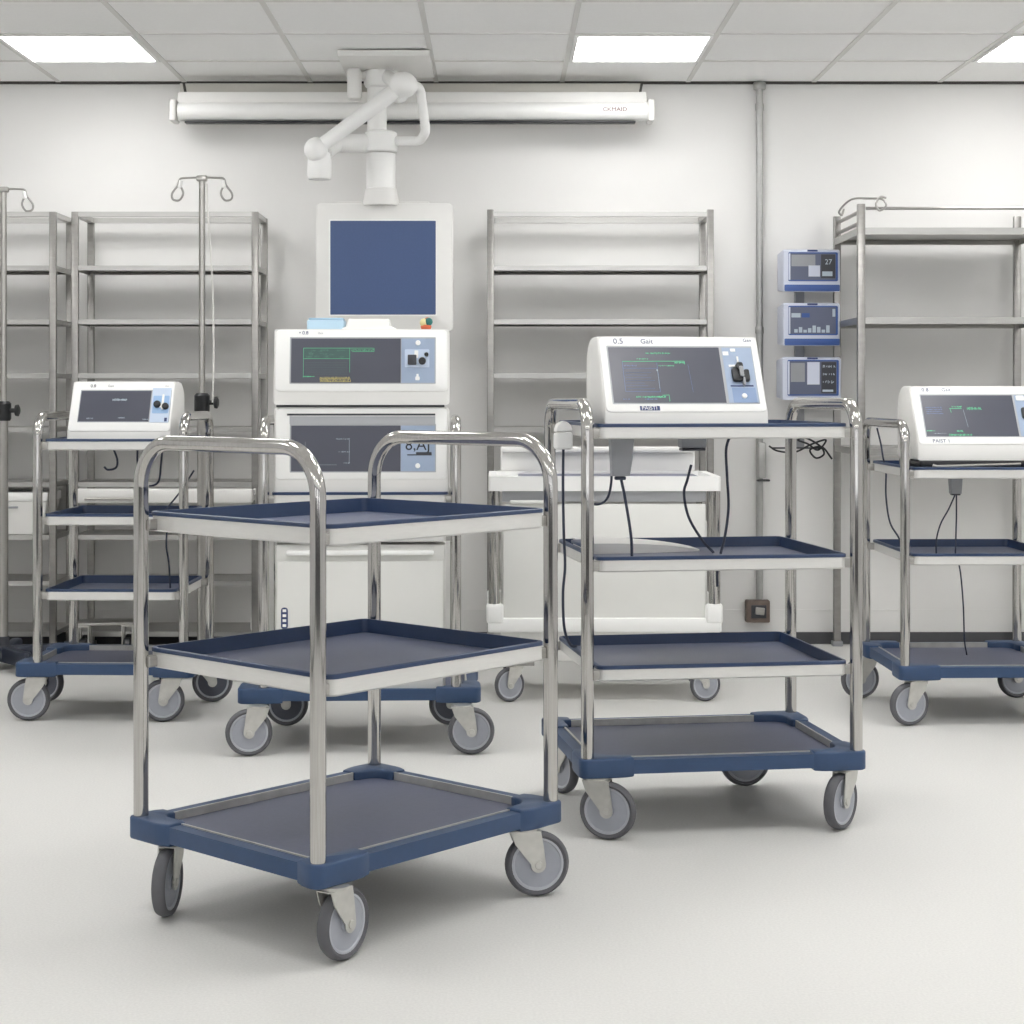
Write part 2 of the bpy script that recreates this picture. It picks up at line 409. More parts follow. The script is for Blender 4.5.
# ------------------------------------------------------------------ consoles
class Face:
    """the sloping front of a console: u across, v up, n outwards"""
    def __init__(s, W, H, D, slant, lip):
        s.W = W; s.O = Vector((-W/2, -D/2, lip)); V = Vector((0, slant, H-lip)); s.L = V.length; s.V = V.normalized(); s.U = Vector((1,0,0)); s.N = s.U.cross(s.V).normalized()
    def m(s, u, v, n=0):
        p = s.O + s.U*(u*s.W) + s.V*(v*s.L) + s.N*n
        return Matrix(((s.U.x,s.V.x,s.N.x,p.x),(s.U.y,s.V.y,s.N.y,p.y),(s.U.z,s.V.z,s.N.z,p.z),(0,0,0,1)))
    def slab(s, b, u0, u1, v0, v1, n0, n1, r=0, bev=0):
        hx, hy = (u1-u0)*s.W/2, (v1-v0)*s.L/2
        T = s.m((u0+u1)/2, (v0+v1)/2)
        prism(b, rrect(hx, hy, r, 4) if r else [(-hx,-hy),(hx,-hy),(hx,hy),(-hx,hy)], n0, n1, T, bev)
    def line(s, b, u0, v0, u1, v1, t, n0=.0046, n1=.0050):
        a = Vector((u0*s.W, v0*s.L)); c = Vector((u1*s.W, v1*s.L)); d = (c-a); l = d.length
        if l < 1e-6: return
        d /= l; q = Vector((-d.y, d.x))*t/2
        P = [a-q, c-q, c+q, a+q]
        prism(b, [(p.x,p.y) for p in P], n0, n1, s.m(0,0))
    def text(s, b, txt, u, v, h, n=.0052):
        text_into(b, txt, h, s.m(u, v, n), .0002)
def squiggle(f, b, u0, u1, v, amp, t, step=.006, **k):
    """a run of small unreadable characters"""
    u = u0
    while u < u1:
        h = amp*random.uniform(.4, 1)
        f.line(b, u, v-h/2, u+random.uniform(-.002,.004), v+h/2, t, **k)
        if random.random() < .6: f.line(b, u, v+random.choice((-h/2,h/2,0)), u+step*.8, v+random.choice((-h/2,h/2,0)), t, **k)
        u += step*random.uniform(.8, 1.5)
def console(label, loc, rotz, W, H, D, slant, lip, scr, pan, panel='panel', name='monitor_console', group='white slope-fronted monitor consoles', plate=(.012,.988,.0,.985), feet=.0, back_drop=.3):
    t = thing(name, label, 'monitor', loc, rotz, group)
    b = B()
    prof = [(-D/2, .0), (D/2, .0), (D/2, H*(1-back_drop))]
    for k in range(1, 5):
        a = R(90*k/4); prof.append((D/2 - .07*(1-math.cos(a)), H*(1-back_drop) + (H*back_drop)*math.sin(a)))
    prof += [(-D/2+slant, H), (-D/2, lip)]
    T = Matrix(((0,0,1,0),(1,0,0,0),(0,1,0,0),(0,0,0,1)))
    prism(b, prof, -W/2, W/2, T, .011)
    obj('casing', b, 'offwhite', t, ang=30)
    f = Face(W, H, D, slant, lip)
    b = B(); f.slab(b, *plate, -.004, .003, .014, .0028); obj('front_panel', b, 'white', t)
    u0,u1,v0,v1 = scr
    b = B(); f.slab(b, u0-.008, pan[1]+.006, v0-.014, v1+.022, .0025, .0036, .002); sb = obj('screen_bezel', b, 'bezel', t)
    b = B(); f.slab(b, u0, u1, v0, v1, .003, .0044); sc = obj('screen', b, 'screen', t)
    b = B(); f.slab(b, pan[0], pan[1], pan[2] if len(pan) > 2 else v0, pan[3] if len(pan) > 2 else v1, .003, .0046); pn = obj('control_panel', b, panel, t)
    if feet:
        for sx in (-1,1):
            for sy in (-1,1):
                b = B(); lathe(b, [(.012,-feet),(.014,-feet+.002),(.014,0)], 14, Matrix.Translation((sx*(W/2-.05), sy*(D/2-.05), .0))); obj('foot', b, 'black', t)
    return t, f, sc, pn
def knob(f, b, u, v, r, h, n0=.0046): lathe(b, [(r,n0),(r,n0+h*.7),(r*.85,n0+h),(.0005,n0+h)], 18, f.m(u,v))

# console on the tall trolley
p = lB(-.090, -.12, 1.115-.0285)
t, f, sc, pn = console('large tilted white console with green readouts, on the tall trolley beside the small wall displays', p, R(8.3), .462, .268, .26, .115, .058, (.062,.745,.115,.845), (.762,.945))
b = B(); 
for a in ((.15,.70,.36,.72),): pass
squiggle(f, b, .29, .44, .765, .018, .0012); squiggle(f, b, .23, .30, .69, .018, .0012)
f.line(b, .14,.655,.52,.66,.0016); f.line(b,.52,.66,.52,.62,.0016); squiggle(f,b,.46,.52,.64,.025,.0014)
squiggle(f, b, .20,.38,.19,.022,.0016); f.line(b,.36,.21,.40,.215,.0014); f.line(b,.40,.215,.40,.13,.0012); squiggle(f,b,.36,.45,.60,.016,.001)
obj('green_readout', b, 'green', sc)
b = B(); f.line(b,.14,.655,.14,.26,.001); f.line(b,.14,.26,.35,.255,.001); f.line(b,.35,.255,.35,.64,.001); f.line(b,.14,.565,.35,.565,.001); 
squiggle(f,b,.15,.22,.60,.02,.001); squiggle(f,b,.12,.16,.16,.02,.0008); squiggle(f,b,.25,.32,.16,.018,.001)
for k in range(7): f.line(b,.15,.30+.035*k,.15+random.uniform(.1,.18),.30+.035*k,.0006)
obj('blue_readout', b, 'cyan', sc)
b = B(); f.line(b,.54,.62,.55,.25,.0007); obj('faint_line', b, 'cyan', sc)
b = B(); f.line(b,.349,.55,.349,.30,.0011); f.slab(b,.343,.351,.53,.55,.0046,.0052); obj('pale_readout', b, 'pale', sc)
b = B(); f.slab(b,.765,.80,.74,.79,.0046,.0056); f.slab(b,.815,.845,.79,.83,.0046,.0056); f.slab(b,.845,.856,.64,.72,.0046,.0075); f.slab(b,.79,.85,.58,.61,.0046,.007); obj('white_mark', b, 'white', pn)
b = B(); f.slab(b,.80,.865,.38,.56,.0046,.016,.008,.003); f.slab(b,.872,.905,.38,.53,.0046,.018,.005,.003); f.slab(b,.83,.872,.52,.62,.0046,.02,.006,.003); obj('joystick', b, 'black', pn)
b = B(); f.slab(b,.842,.868,.42,.56,.018,.024,.004,.002); f.slab(b,.86,.872,.32,.42,.0046,.02,.003); obj('joystick_grip', b, 'grey', pn)
b = B(); f.slab(b,.785,.925,.325,.342,.0046,.006); obj('panel_line', b, 'ink', pn)
b = B(); f.slab(b,.79,.935,.115,.31,.0045,.0050); obj('lower_panel', b, mat('mid_blue_panel', (134,156,192), .4), pn)
b = B(); knob(f, b, .86, .20, .0075, .004, .005); obj('button', b, 'white', pn)
b = B(); f.text(b, '0.5', .13, .925, .024, .0035); f.text(b, 'Gait', .305, .925, .021, .0035); f.text(b, 'Gan', .93, .945, .015, .0035); obj('lettering', b, 'ink', t)
b = B(); f.slab(b,.215,.335,.018,.075,.003,.0036); lb = obj('name_plate', b, 'ink', t)
b = B(); f.text(b, 'PAISTI', .272, .047, .016, .0038); obj('lettering', b, 'white', lb)

# console on the trolley by the racks
p = lD(.012, -.045, 1.030-.017)
t, f, sc, pn = console('small white console with blank dark screen, on the trolley in front of the racks', p, R(-2.0), .388, .226, .24, .09, .042, (.10,.775,.19,.80), (.785,.965,.17,.86), 'panel2', feet=.012)
b = B(); squiggle(f,b,.41,.55,.62,.05,.0016); squiggle(f,b,.18,.24,.25,.03,.0008); squiggle(f,b,.48,.54,.26,.03,.0008); squiggle(f,b,.72,.77,.23,.03,.001); obj('pale_readout', b, 'pale', sc)
b = B(); f.slab(b,.80,.955,.35,.70,.0046,.006,.004); pb = obj('blue_inset', b, mat('blue_inset', (150,182,220), .4), pn)
b = B(); knob(f,b,.845,.52,.0135,.012,.006); obj('knob', b, 'black', pn)
b = B(); knob(f,b,.925,.48,.0125,.012,.006); obj('knob', b, 'black', pn)
b = B(); f.slab(b,.885,.905,.42,.72,.006,.010,.003); f.slab(b,.865,.885,.46,.54,.006,.009,.003); obj('switch_plate', b, 'white', pn)
b = B(); f.slab(b,.925,.95,.19,.26,.0046,.006); obj('panel_mark', b, 'ink', pn)
b = B(); f.text(b, '0.8', .205, .90, .017, .0035); obj('lettering', b, 'inkblack', t)
b = B(); f.text(b, 'Gait', .375, .90, .013, .0035); f.text(b, 'Gan 1', .93, .90, .010, .0035); obj('lettering', b, 'grey', t)

# console on the trolley before the wide rack, on its dock
p = lC(.012, -.10, .93-.030)
dk = thing('docking_plate', 'dark low dock with a silver front bar, under the console before the wide rack', 'dock', p, R(1.2))
b = B(); prism(b, rrect(.21,.13,.01,4), 0, .022, None, .003); prism(b, rrect(.245,.155,.01,4), .022, .050, None, .004); obj('body', b, 'black', dk)
b = B(); tube(b, [(-.20,-.160,.034),(-.185,-.162,.030),(.12,-.162,.038)], .006, 8); obj('front_bar', b, 'steel', dk)
b = B(); box(b, (.165,-.158,.035), (.05,.012,.016), None, .002); obj('socket_block', b, 'grey', dk)
p = p + Vector((0,0,.0515))
t, f, sc, pn = console('large white console with navy, green readouts, on the trolley before the wide rack', p, R(1.2), .505, .270, .30, .13, .058, (.075,.745,.13,.83), (.76,.945))
b = B(); squiggle(f,b,.29,.36,.63,.025,.0012); f.line(b,.27,.60,.36,.60,.0018); f.line(b,.275,.60,.28,.53,.0014); squiggle(f,b,.40,.50,.60,.05,.0016); squiggle(f,b,.08,.115,.22,.025,.002); f.line(b,.08,.22,.14,.22,.001); squiggle(f,b,.30,.345,.215,.03,.0018); squiggle(f,b,.24,.40,.15,.04,.0014); obj('green_readout', b, 'green', sc)
b = B()
for k in range(4): squiggle(f,b,.10,.215,.62-.035*k,.02,.001)
obj('blue_readout', b, 'cyan', sc)
b = B(); f.line(b,.37,.58,.385,.28,.0009); squiggle(f,b,.13,.22,.175,.018,.0007); obj('pale_readout', b, 'pale', sc)
b = B(); f.slab(b,.77,.83,.74,.82,.0046,.007,.004); obj('white_mark', b, 'white', pn)
b = B(); f.slab(b,.79,.87,.42,.60,.0046,.016,.006,.003); obj('joystick', b, 'black', pn)
b = B(); knob(f, b, .86, .22, .008, .004); obj('button', b, 'white', pn)
b = B(); f.text(b, '0.8', .115, .925, .022, .0035); f.text(b, 'Gait', .27, .925, .02, .0035); obj('lettering', b, 'ink', t)
b = B(); f.text(b, 'PAIST 1', .175, .05, .02, .0035); obj('lettering', b, 'ink', t)

# the stacked pair on the middle trolley
p = lE(.004, -.085, .867-.0085)
tl, f, sc, pn = console('lower of two stacked white consoles, with a carrying slot above its grey-blue screen', p, R(1.77), .586, .290, .33, .018, .050, (.10,.722,.11,.745), (.724,.918), feet=.021, back_drop=.04)
b = B(); f.slab(b,.075,.92,.885,.912,.003,.0042); obj('grip_slot', b, 'dark', tl)
b = B(); f.slab(b,.09,.92,.765,.875,.003,.005); obj('grip_lip', b, 'bezel', tl)
b = B(); f.line(b,.43,.57,.43,.22,.0012); squiggle(f,b,.355,.43,.56,.02,.001); squiggle(f,b,.37,.43,.38,.02,.001); squiggle(f,b,.40,.43,.225,.02,.001); f.line(b,.24,.20,.36,.20,.0007); f.line(b,.18,.52,.18,.20,.0005); obj('pale_readout', b, 'pale', sc)
b = B(); f.text(b,'8,AJ',.82,.47,.052,.0048); obj('lettering', b, 'inkblack', pn)
b = B(); f.slab(b,.76,.90,.33,.345,.0046,.006); f.slab(b,.81,.90,.345,.375,.0046,.010,.003); obj('panel_ledge', b, 'dark', pn)
b = B(); knob(f,b,.82,.185,.0085,.005); obj('button', b, 'white', pn)
zt = .867-.0085+.290
b = B(); box(b, (0,0,.004), (.562,.30,.007)); o = obj('rubber_sheet', b, 'dark', None, lE(0,-.085,zt+.0005), R(1.77)); tag(o, 'thin dark sheet squeezed between the two stacked white consoles', 'rubber sheet')
p = lE(.004, -.085, zt+.0085)
tu, f, sc, pn = console('upper of two stacked white consoles, with amber and green readouts on its screen', p, R(1.77), .588, .254, .33, .03, .045, (.10,.722,.135,.845), (.726,.915), back_drop=.2)
b = B(); f.slab(b,.17,.432,.52,.69,.0044,.0046); obj('green_block', b, 'darkgreen', sc)
b = B(); f.line(b,.17,.69,.57,.69,.0012); f.line(b,.17,.69,.17,.22,.0012); f.line(b,.17,.52,.432,.52,.0012); f.line(b,.432,.69,.432,.30,.0012); squiggle(f,b,.17,.24,.235,.02,.0014)
f.line(b,.445,.635,.57,.635,.0012); f.line(b,.57,.635,.57,.69,.0012); squiggle(f,b,.44,.57,.66,.025,.001); obj('green_readout', b, 'green', sc)
b = B()
for k in range(18): u = random.uniform(.18,.41); squiggle(f,b,u,u+.02,random.uniform(.54,.67),.03,.0009)
for k in range(8): f.line(b,.18,.27+.027*k,.42,.27+.027*k,.0004)
obj('dim_readout', b, 'dimgreen', sc)
b = B()
for k in range(3): squiggle(f,b,.265,.435,.165+.026*k,.03,.0014)
f.line(b,.265,.205,.435,.205,.001); f.line(b,.265,.155,.435,.155,.001); obj('amber_readout', b, 'amber', sc)
b = B(); f.slab(b,.745,.885,.38,.67,.0046,.008,.004); obj('clear_cover', b, 'panel2', pn)
b = B(); f.slab(b,.762,.812,.42,.58,.008,.014,.003,.001); obj('switch_block', b, 'dark', pn)
b = B(); knob(f,b,.845,.48,.0125,.012,.008); obj('knob', b, 'black', pn)
b = B(); knob(f,b,.868,.585,.007,.01,.008); obj('knob', b, 'black', pn)
b = B(); f.slab(b,.80,.822,.53,.65,.008,.012,.002); obj('switch_plate', b, 'white', pn)
b = B(); knob(f,b,.82,.775,.0085,.004); obj('button', b, 'white', pn)
b = B(); f.slab(b,.805,.83,.175,.235,.0046,.008,.003); f.slab(b,.811,.824,.235,.275,.0046,.008,.002); obj('button', b, 'white', pn)
b = B(); f.text(b, '• 0.8', .17, .935, .017, .0035); obj('lettering', b, 'ink', tu)
b = B(); f.text(b, 'Gait', .265, .93, .010, .0035); obj('lettering', b, 'grey', tu)
# things on top of the pair
zt2 = zt + .0085 + .254
o = thing('plastic_box', 'light blue shallow plastic box on top of the upper stacked console', 'box', lE(-.125,-.05,zt2+.001), R(1.77))
b = B(); prism(b, rrect(.065,.05,.012,4), 0, .034, None, .003); obj('body', b, 'lightblue', o)
b = B(); prism(b, rrect(.060,.046,.012,4), .0345, .042, None, .003); obj('lid', b, mat('lid_blue', (170,202,224), .35), o)
o = thing('paper_stack', 'low stack of white paper beside the blue box on the upper console', 'paper', lE(.022,-.05,zt2+.001), R(1.77))
b = B()
L = []
for k, (hx, z) in enumerate(((.092,0),(.092,.006),(.074,.014),(.070,.036),(.066,.038))): L.append([(x,y,z) for x,y in rrect(hx,.055,.006,3)])
loft(b, L); obj('sheets', b, 'paper', o)
o = thing('pincushion', 'small round multicoloured felt ball on the corner of the upper console', 'ornament', lE(.218,-.09,zt2+.001), 0)
b = B(); lathe(b, [(.012,0),(.016,.004),(.019,.012),(.017,.018)], 16); obj('base', b, 'toyred', o)
b = B(); ball(b, (-.007,-.004,.026), .0145); obj('cream_lobe', b, 'toycream', o)
b = B(); ball(b, (.009,-.006,.029), .014); obj('teal_lobe', b, 'toygreen', o)
b = B(); ball(b, (.004,.008,.032), .013); obj('red_lobe', b, 'toyred', o)

# white cabinet on the base of that trolley
cab = thing('storage_cabinet', 'white cabinet with full-width bar handle, standing on the base under the stacked consoles', 'cabinet', lE(-.0,-.01,.196), R(1.77))
b = B(); prism(b, rrect(.284,.235,.006,3), 0, .494, None, .003); obj('carcass', b, 'cabinet', cab)
b = B(); box(b, (0,-.240,.222), (.556,.010,.436), None, .003); dr = obj('door', b, 'cabinet', cab)
b = B(); box(b, (0,-.252,.468), (.49,.022,.016), None, .005); 
for s in (-1,1): box(b, (s*.235,-.240,.468), (.014,.014,.012))
obj('handle', b, 'white', cab)
b = B(); prism(b, rrect(.0115,.036,.010,4), 0, .0015, Matrix.Translation((-.252,-.245,.25)) @ Matrix.Rotation(PI/2,4,'X')); bd = obj('badge', b, 'ink', dr)
b = B()
for k in range(4): box(b, (-.252,-.2470,.226+.0165*k), (.012,.001,.009), None)
obj('badge_symbol', b, 'white', bd)

# ------------------------------------------------------------------ steel racks against the wall
def rack(label, x0, x1, y0, y1, ztop, shelves, post=.031, lip=.022, group='steel shelving racks', rotz=0):
    cx, cy = (x0+x1)/2, (y0+y1)/2; hx, hy = (x1-x0)/2, (y1-y0)/2
    t = thing('shelving_rack', label, 'rack', (cx, cy, 0), 0, group)
    for sx in (-1,1):
        for sy in (-1,1):
            b = B(); box(b, (sx*(hx-post/2), sy*(hy-post/2), ztop/2), (post, post*.8, ztop), None, .003); po = obj('post', b, 'rack', t)
            b = B(); box(b, (sx*(hx-post/2), sy*(hy-post/2), .012), (post+.014, post+.012, .024), None, .003); obj('foot_cap', b, 'grey', po)
    for z in shelves:
        if z == shelves[0] and len(shelves) > 4:      # the top is an open frame
            b = B(); ring(b, rrect(hx-.004,hy-.008,.003,1), rrect(hx-.034,hy-.040,.003,1), z-lip, z); obj('top_frame', b, 'rackpan', t); continue
        b = B(); O = rrect(hx-.004, hy-.008, .003, 1); I = rrect(hx-.010, hy-.016, .003, 1); Q = rrect(hx-.012, hy-.028, .003, 1)
        loft(b, [[(x,y,z-lip) for x,y in Q], [(x,y,z-lip) for x,y in O], [(x,y,z) for x,y in O], [(x,y,z) for x,y in rrect(hx-.006,hy-.012,.003,1)], [(x,y,z-.004) for x,y in rrect(hx-.008,hy-.014,.003,1)]], (False, True))
        loft(b, [[(x,y,z-lip) for x,y in Q], [(x,y,z-lip+.002) for x,y in Q], [(x,y,z-.008) for x,y in I]], (False, True))
        obj('shelf', b, 'rackpan', t)
    return t
ZS = [2.02,1.775,1.53,1.285,1.04,.79,.55,.34,.11]
rkL = rack('steel rack cut off by the picture edge, with white bins on a lower shelf', -2.86, -2.005, 7.95, 8.29, 2.02, ZS)
rkM = rack('narrow many-shelved steel rack behind the hook pole and the small console', -1.935, -1.085, 7.95, 8.29, 2.02, ZS)
rkC = rack('many-shelved steel rack between the blue-screened display and the wall pipe', -.045, .986, 7.95, 8.29, 2.03, ZS)
rkR = rack('wide steel rack with few shelves and a long rod along its top', 1.590, 2.475, 7.71, 8.29, 2.03, [1.925,1.53,.95], post=.034, lip=.030)
# rod, side rails and hooks on the wide rack
cx, cy = (1.59+2.475)/2, (7.71+8.29)/2
def rl(x, y, z): return Vector((x-cx, y-cy, z))
b = B(); tube(b, [rl(1.63,7.735,2.012), rl(2.45,7.735,2.012)], .007, 10); obj('top_rod', b, 'rack', rkR)
for z in (2.0, 1.95):
    b = B(); tube(b, [rl(1.61,7.74,z), rl(1.61,8.27,z)], .009, 10); obj('side_rail', b, 'rack', rkR)
b = B(); tube(b, smooth_path([rl(1.615,8.15,2.05), rl(1.60,8.12,2.02), rl(1.585,8.10,2.04), rl(1.61,7.95,2.075), rl(1.64,7.73,2.055), rl(1.70,7.72,2.05), rl(1.715,7.715,2.02), rl(1.685,7.712,2.0), rl(1.67,7.712,2.03), rl(1.69,7.712,2.06), rl(1.715,7.712,2.055)], 8), .005, 8); obj('hook', b, 'steel', rkR)
# drawer under a shelf of the narrow rack
dr = B(); box(dr, (0,-.165,.728), (.80,.02,.066), None, .008); d = obj('drawer', dr, 'offwhite', rkM)
b = B(); tube(b, [(-.36,-.185,.715),(-.12,-.185,.715)], .006, 8); obj('handle', b, 'steel', d)
b = B(); box(b, (.41,-.17,.728), (.018,.03,.07), None, .006); obj('end_cap', b, 'chrome', d)
b = B(); box(b, (.405,-.145,.145), (.034,.04,.07), None, .012); obj('foot_sleeve', b, 'white', rkM)
# white bins on the cut-off rack
for i, (x, lab) in enumerate(((-2.50, 'white lidded bin on the lower rack shelf, at the very edge of the picture'), (-2.19, 'white lidded bin on the lower rack shelf, next to the small-console trolley post'))):
    t = thing('storage_bin', lab, 'bin', (x, 8.09, .551), 0, 'white bins on the cut-off rack')
    b = B(); loft(b, [[(u,v,0) for u,v in rrect(.125,.11,.015,4)], [(u,v,.15) for u,v in rrect(.14,.125,.015,4)]]); obj('body', b, 'offwhite', t)
    b = B(); prism(b, rrect(.146,.13,.015,4), .151, .192, None, .006); obj('lid', b, 'white', t)
    b = B(); box(b, (-.02,-.142,.125), (.07,.012,.010), Matrix.Rotation(R(0),4,'Z'), .003); obj('handle', b, 'grey', t)

# ------------------------------------------------------------------ pole stands with hooks
def hook_pole(label, x, y, ztop, zclamp, arms, cord=False):
    t = thing('drip_stand', label, 'drip stand', (x, y, 0), 0, 'drip stands on dark bases')
    b = B(); tube(b, [(0,0,.06),(0,0,zclamp)], .0205, 16); obj('lower_pole', b, 'steel', t)
    b = B(); tube(b, [(0,0,zclamp),(0,0,ztop)], .0135, 14); 
    up = obj('upper_pole', b, 'steel', t)
    b = B(); box(b, (0,0,ztop+.004), (.045,.032,.024), None, .005); obj('top_cap', b, 'steel', t)
    for s in arms:
        b = B(); s *= .82
        P = [(0,0,ztop+.008),(s*.09,0,ztop+.006),(s*.115,0,ztop),(s*.125,0,ztop-.025),(s*.155,0,ztop-.06),(s*.150,0,ztop-.085),(s*.118,0,ztop-.088),(s*.098,0,ztop-.06),(s*.110,0,ztop-.03),(s*.122,0,ztop-.012)]
        tube(b, smooth_path(P, 8), .0045, 8); hk = obj('hook', b, 'steel', t)
        b = B(); tube(b, [(s*.108,-.001,ztop-.005),(s*.116,-.001,ztop-.035)], .009, 8); obj('hook_sleeve', b, 'white', hk)
    b = B(); lathe(b, [(.028,zclamp-.045),(.033,zclamp-.035),(.033,zclamp+.03),(.024,zclamp+.04)], 18); cl = obj('clamp', b, 'black', t)
    b = B(); lathe(b, [(.010,0),(.010,.02),(.024,.024),(.026,.036),(.014,.042)], 14, Matrix.Translation((.03,-.005,zclamp)) @ Matrix.Rotation(PI/2,4,'Y')); obj('clamp_knob', b, 'black', cl)
    b = B(); lathe(b, [(.06,.05),(.062,.062),(.05,.085),(.026,.10),(.024,.14)], 20); obj('hub', b, 'dark', t)
    for k in range(5):
        a = R(20 + 72*k); T = Matrix.Rotation(a, 4, 'Z')
        b = B(); prism(b, [(.03,-.03),(.19,-.022),(.24,-.026),(.26,-.012),(.26,.012),(.24,.026),(.19,.022),(.03,.03)], .032, .098, T, .010); lg = obj('leg', b, mat('navy_black_leg', (44,50,64), .45) if k == 0 and not 'navy_black_leg' in bpy.data.materials else bpy.data.materials['navy_black_leg'], t)
        b = B(); ball(b, (.23,0,.021), .021, (1,.7,1), T, 12); obj('foot', b, 'black', lg)
    if cord:
        b = B(); tube(b, smooth_path([(.022,-.012,ztop-.02),(.028,-.014,ztop-.15),(.045,-.016,ztop-.4),(.052,-.016,ztop-.7),(.048,-.016,ztop-.95)], 8), .004, 8); obj('cord', b, 'cord', t)
    return t
hook_pole('drip stand with one hook showing, at the picture edge on a dark floor base', ax(3.5,7.6), 7.6, 2.075, 1.12, (-1,1))
hook_pole('drip stand with two wire hooks and a hanging white cord, behind the small-console trolley', ax(202,7.45), 7.45, 2.105, 1.155, (-1,1), True)

# small steel dolly on the floor between them
t = thing('equipment_dolly', 'low steel dolly with black wheels on the floor before the racks', 'dolly', (-1.74, 7.80, 0), R(8))
b = B(); box(b, (0,0,.175), (.25,.16,.012), None, .003); obj('deck', b, 'steel', t)
for sx in (-1,1):
    for sy in (-1,1):
        b = B(); box(b, (sx*.095-.022,sy*.055,.12), (.006,.05,.10), None, .002); box(b, (sx*.095+.022,sy*.055,.12), (.006,.05,.10), None, .002); box(b, (sx*.095,sy*.055,.166), (.05,.05,.006)); fk = obj('caster', b, 'zinc', t)
        b = B(); lathe(b, [(.004,-.016),(.05,-.016),(.056,-.010),(.056,.010),(.05,.016),(.004,.016)], 24, Matrix.Translation((sx*.095,sy*.055,.057)) @ Matrix.Rotation(PI/2,4,'Y')); obj('wheel', b, 'black', fk)

# ------------------------------------------------------------------ white cart in the middle
cart = thing('medical_cart', 'white closed cart with steel corner posts, behind the tall trolley', 'cart', (.415, 6.99, 0), 0)
HW, HD = .448, .245
b = B(); box(b, (0,0,.455), (.80,.42,.49), None, .004); obj('cabinet_body', b, 'cabinet', cart)
b = B(); box(b, (-.0,-.215,.535), (.785,.012,.465), None, .003); dp = obj('door', b, 'cabinet', cart)
b = B(); box(b, (-.28,-.228,.775), (.17,.014,.014), None, .005); obj('handle', b, 'offwhite', dp)
b = B(); box(b, (0,-.208,.80), (.79,.012,.05), None, .002); obj('drawer', b, 'bezel', cart)
b = B(); 
O = rrect(HW,HD,.012,3); I = rrect(HW-.03,HD-.03,.008,3)
loft(b, [[(x,y,.818) for x,y in O],[(x,y,.874) for x,y in O],[(x,y,.874) for x,y in I],[(x,y,.856) for x,y in I]], (True, True)); wt = obj('worktop', b, 'white', cart)
b = B(); prism(b, rrect(HW-.09,HD-.034,.008,3),   .8565, .864, Matrix.Translation((.03,0,0))); obj('worktop_mat', b, 'matt', wt)
b = B(); box(b, (0,.228,.925), (.80,.016,.10), None, .004); box(b, (0,.215,.962), (.80,.05,.022), None, .008); obj('rear_rail', b, 'offwhite', cart)
for sx in (-1,1):
    for sy in (-1,1):
        b = B(); tube(b, [(sx*(HW-.022),sy*(HD-.022),.36),(sx*(HW-.022),sy*(HD-.022),.83)], .022, 14); po = obj('post', b, 'chrome', cart)
        b = B(); box(b, (sx*(HW-.025),sy*(HD-.025),.345), (.066,.066,.075), None, .010); obj('post_socket', b, 'white', po)
b = B(); box(b, (0,0,.30), (2*HW+.006,2*HD+.006,.055), None, .008); obj('plinth', b, 'white', cart)
b = B(); box(b, (0.03,.0,.215), (.72,.44,.115), None, .006); un = obj('undercarriage', b, 'offwhite', cart)
b = B(); box(b, (-.33,-.16,.150), (.12,.12,.02), None, .003); obj('mounting_plate', b, 'steel', un)
b = B(); box(b, (.385,-.16,.150), (.10,.12,.02), None, .003); obj('mounting_plate', b, 'steel', un)
for (x, y, a) in ((-.345,-.20,200),(.37,-.20,10),(-.37,.17,80),(.39,.17,20)):
    f_ = bpy.data.objects.new('caster', FORK); C.objects.link(f_); f_.parent = cart; f_.location = (x,y,0); f_.rotation_euler = (0,0,R(a)); f_.scale = (.78,.9,.86)
    for n, me in zip(('tyre','wheel_disc','axle_bolt'), WHEEL): link(n, me, f_)

# ------------------------------------------------------------------ projection screen casing
YS = 8.17
ps = thing('projector_screen', 'long white roll-up screen casing under the ceiling along the back wall', 'screen', (ax(411,YS), YS, 2.5), 0)
ox = ps.location.x
x0, x1 = ax(175,YS)-ox, ax(650,YS)-ox
def pz(py): return az(py, YS) - 2.5
b = B(); box(b, ((x0+x1)/2-.01, .06, (pz(82)+pz(93))/2), (x1-x0-.05,.05,pz(82)-pz(93)), None, .003); obj('mounting_rail', b, mat('warm_grey_metal', (196,193,186), .5), ps)
b = B(); box(b, ((x0+x1)/2, .02, (pz(93)+pz(104))/2), (x1-x0-.035,.11,pz(93)-pz(104)), None, .006); obj('upper_casing', b, 'offwhite', ps)
b = B(); T = Matrix(((0,0,1,0),(1,0,0,0),(0,1,0,0),(0,0,0,1)))
zc = (pz(102.5)+pz(121.5))/2; rr = (pz(102.5)-pz(121.5))/2
prism(b, [(.0+rr*1.15*math.cos(2*PI*k/28)-.01, zc+rr*math.sin(2*PI*k/28)) for k in range(28)], x0+.02, x1-.01, T); rl_ = obj('roller_casing', b, 'white', ps)
for s, x in ((-1,x0),(1,x1)):
    b = B(); box(b, (x, -.01, zc), (.030, .12, rr*2+.012), None, .008); obj('end_cap', b, 'offwhite', ps)
    b = B(); tube(b, [(x - s*.045,.03,pz(93)),(x - s*.035,.03,pz(81.5))], .006, 8); obj('hanger', b, 'gap', ps)
b = B(); box(b, ((x0+x1)/2-.01,-.01,pz(123)), (x1-x0-.12,.05,.010), None, .003); obj('weight_bar', b, 'black', ps)
b = B(); text_into(b, 'CKMAID', .030, Matrix.Translation((ax(614,YS)-ox, -.01-rr*1.15-.001, zc+.002)) @ Matrix.Rotation(PI/2,4,'X') @ Matrix.Diagonal((1,.85,1,1)), .0006); obj('lettering', b, 'inkred', rl_)

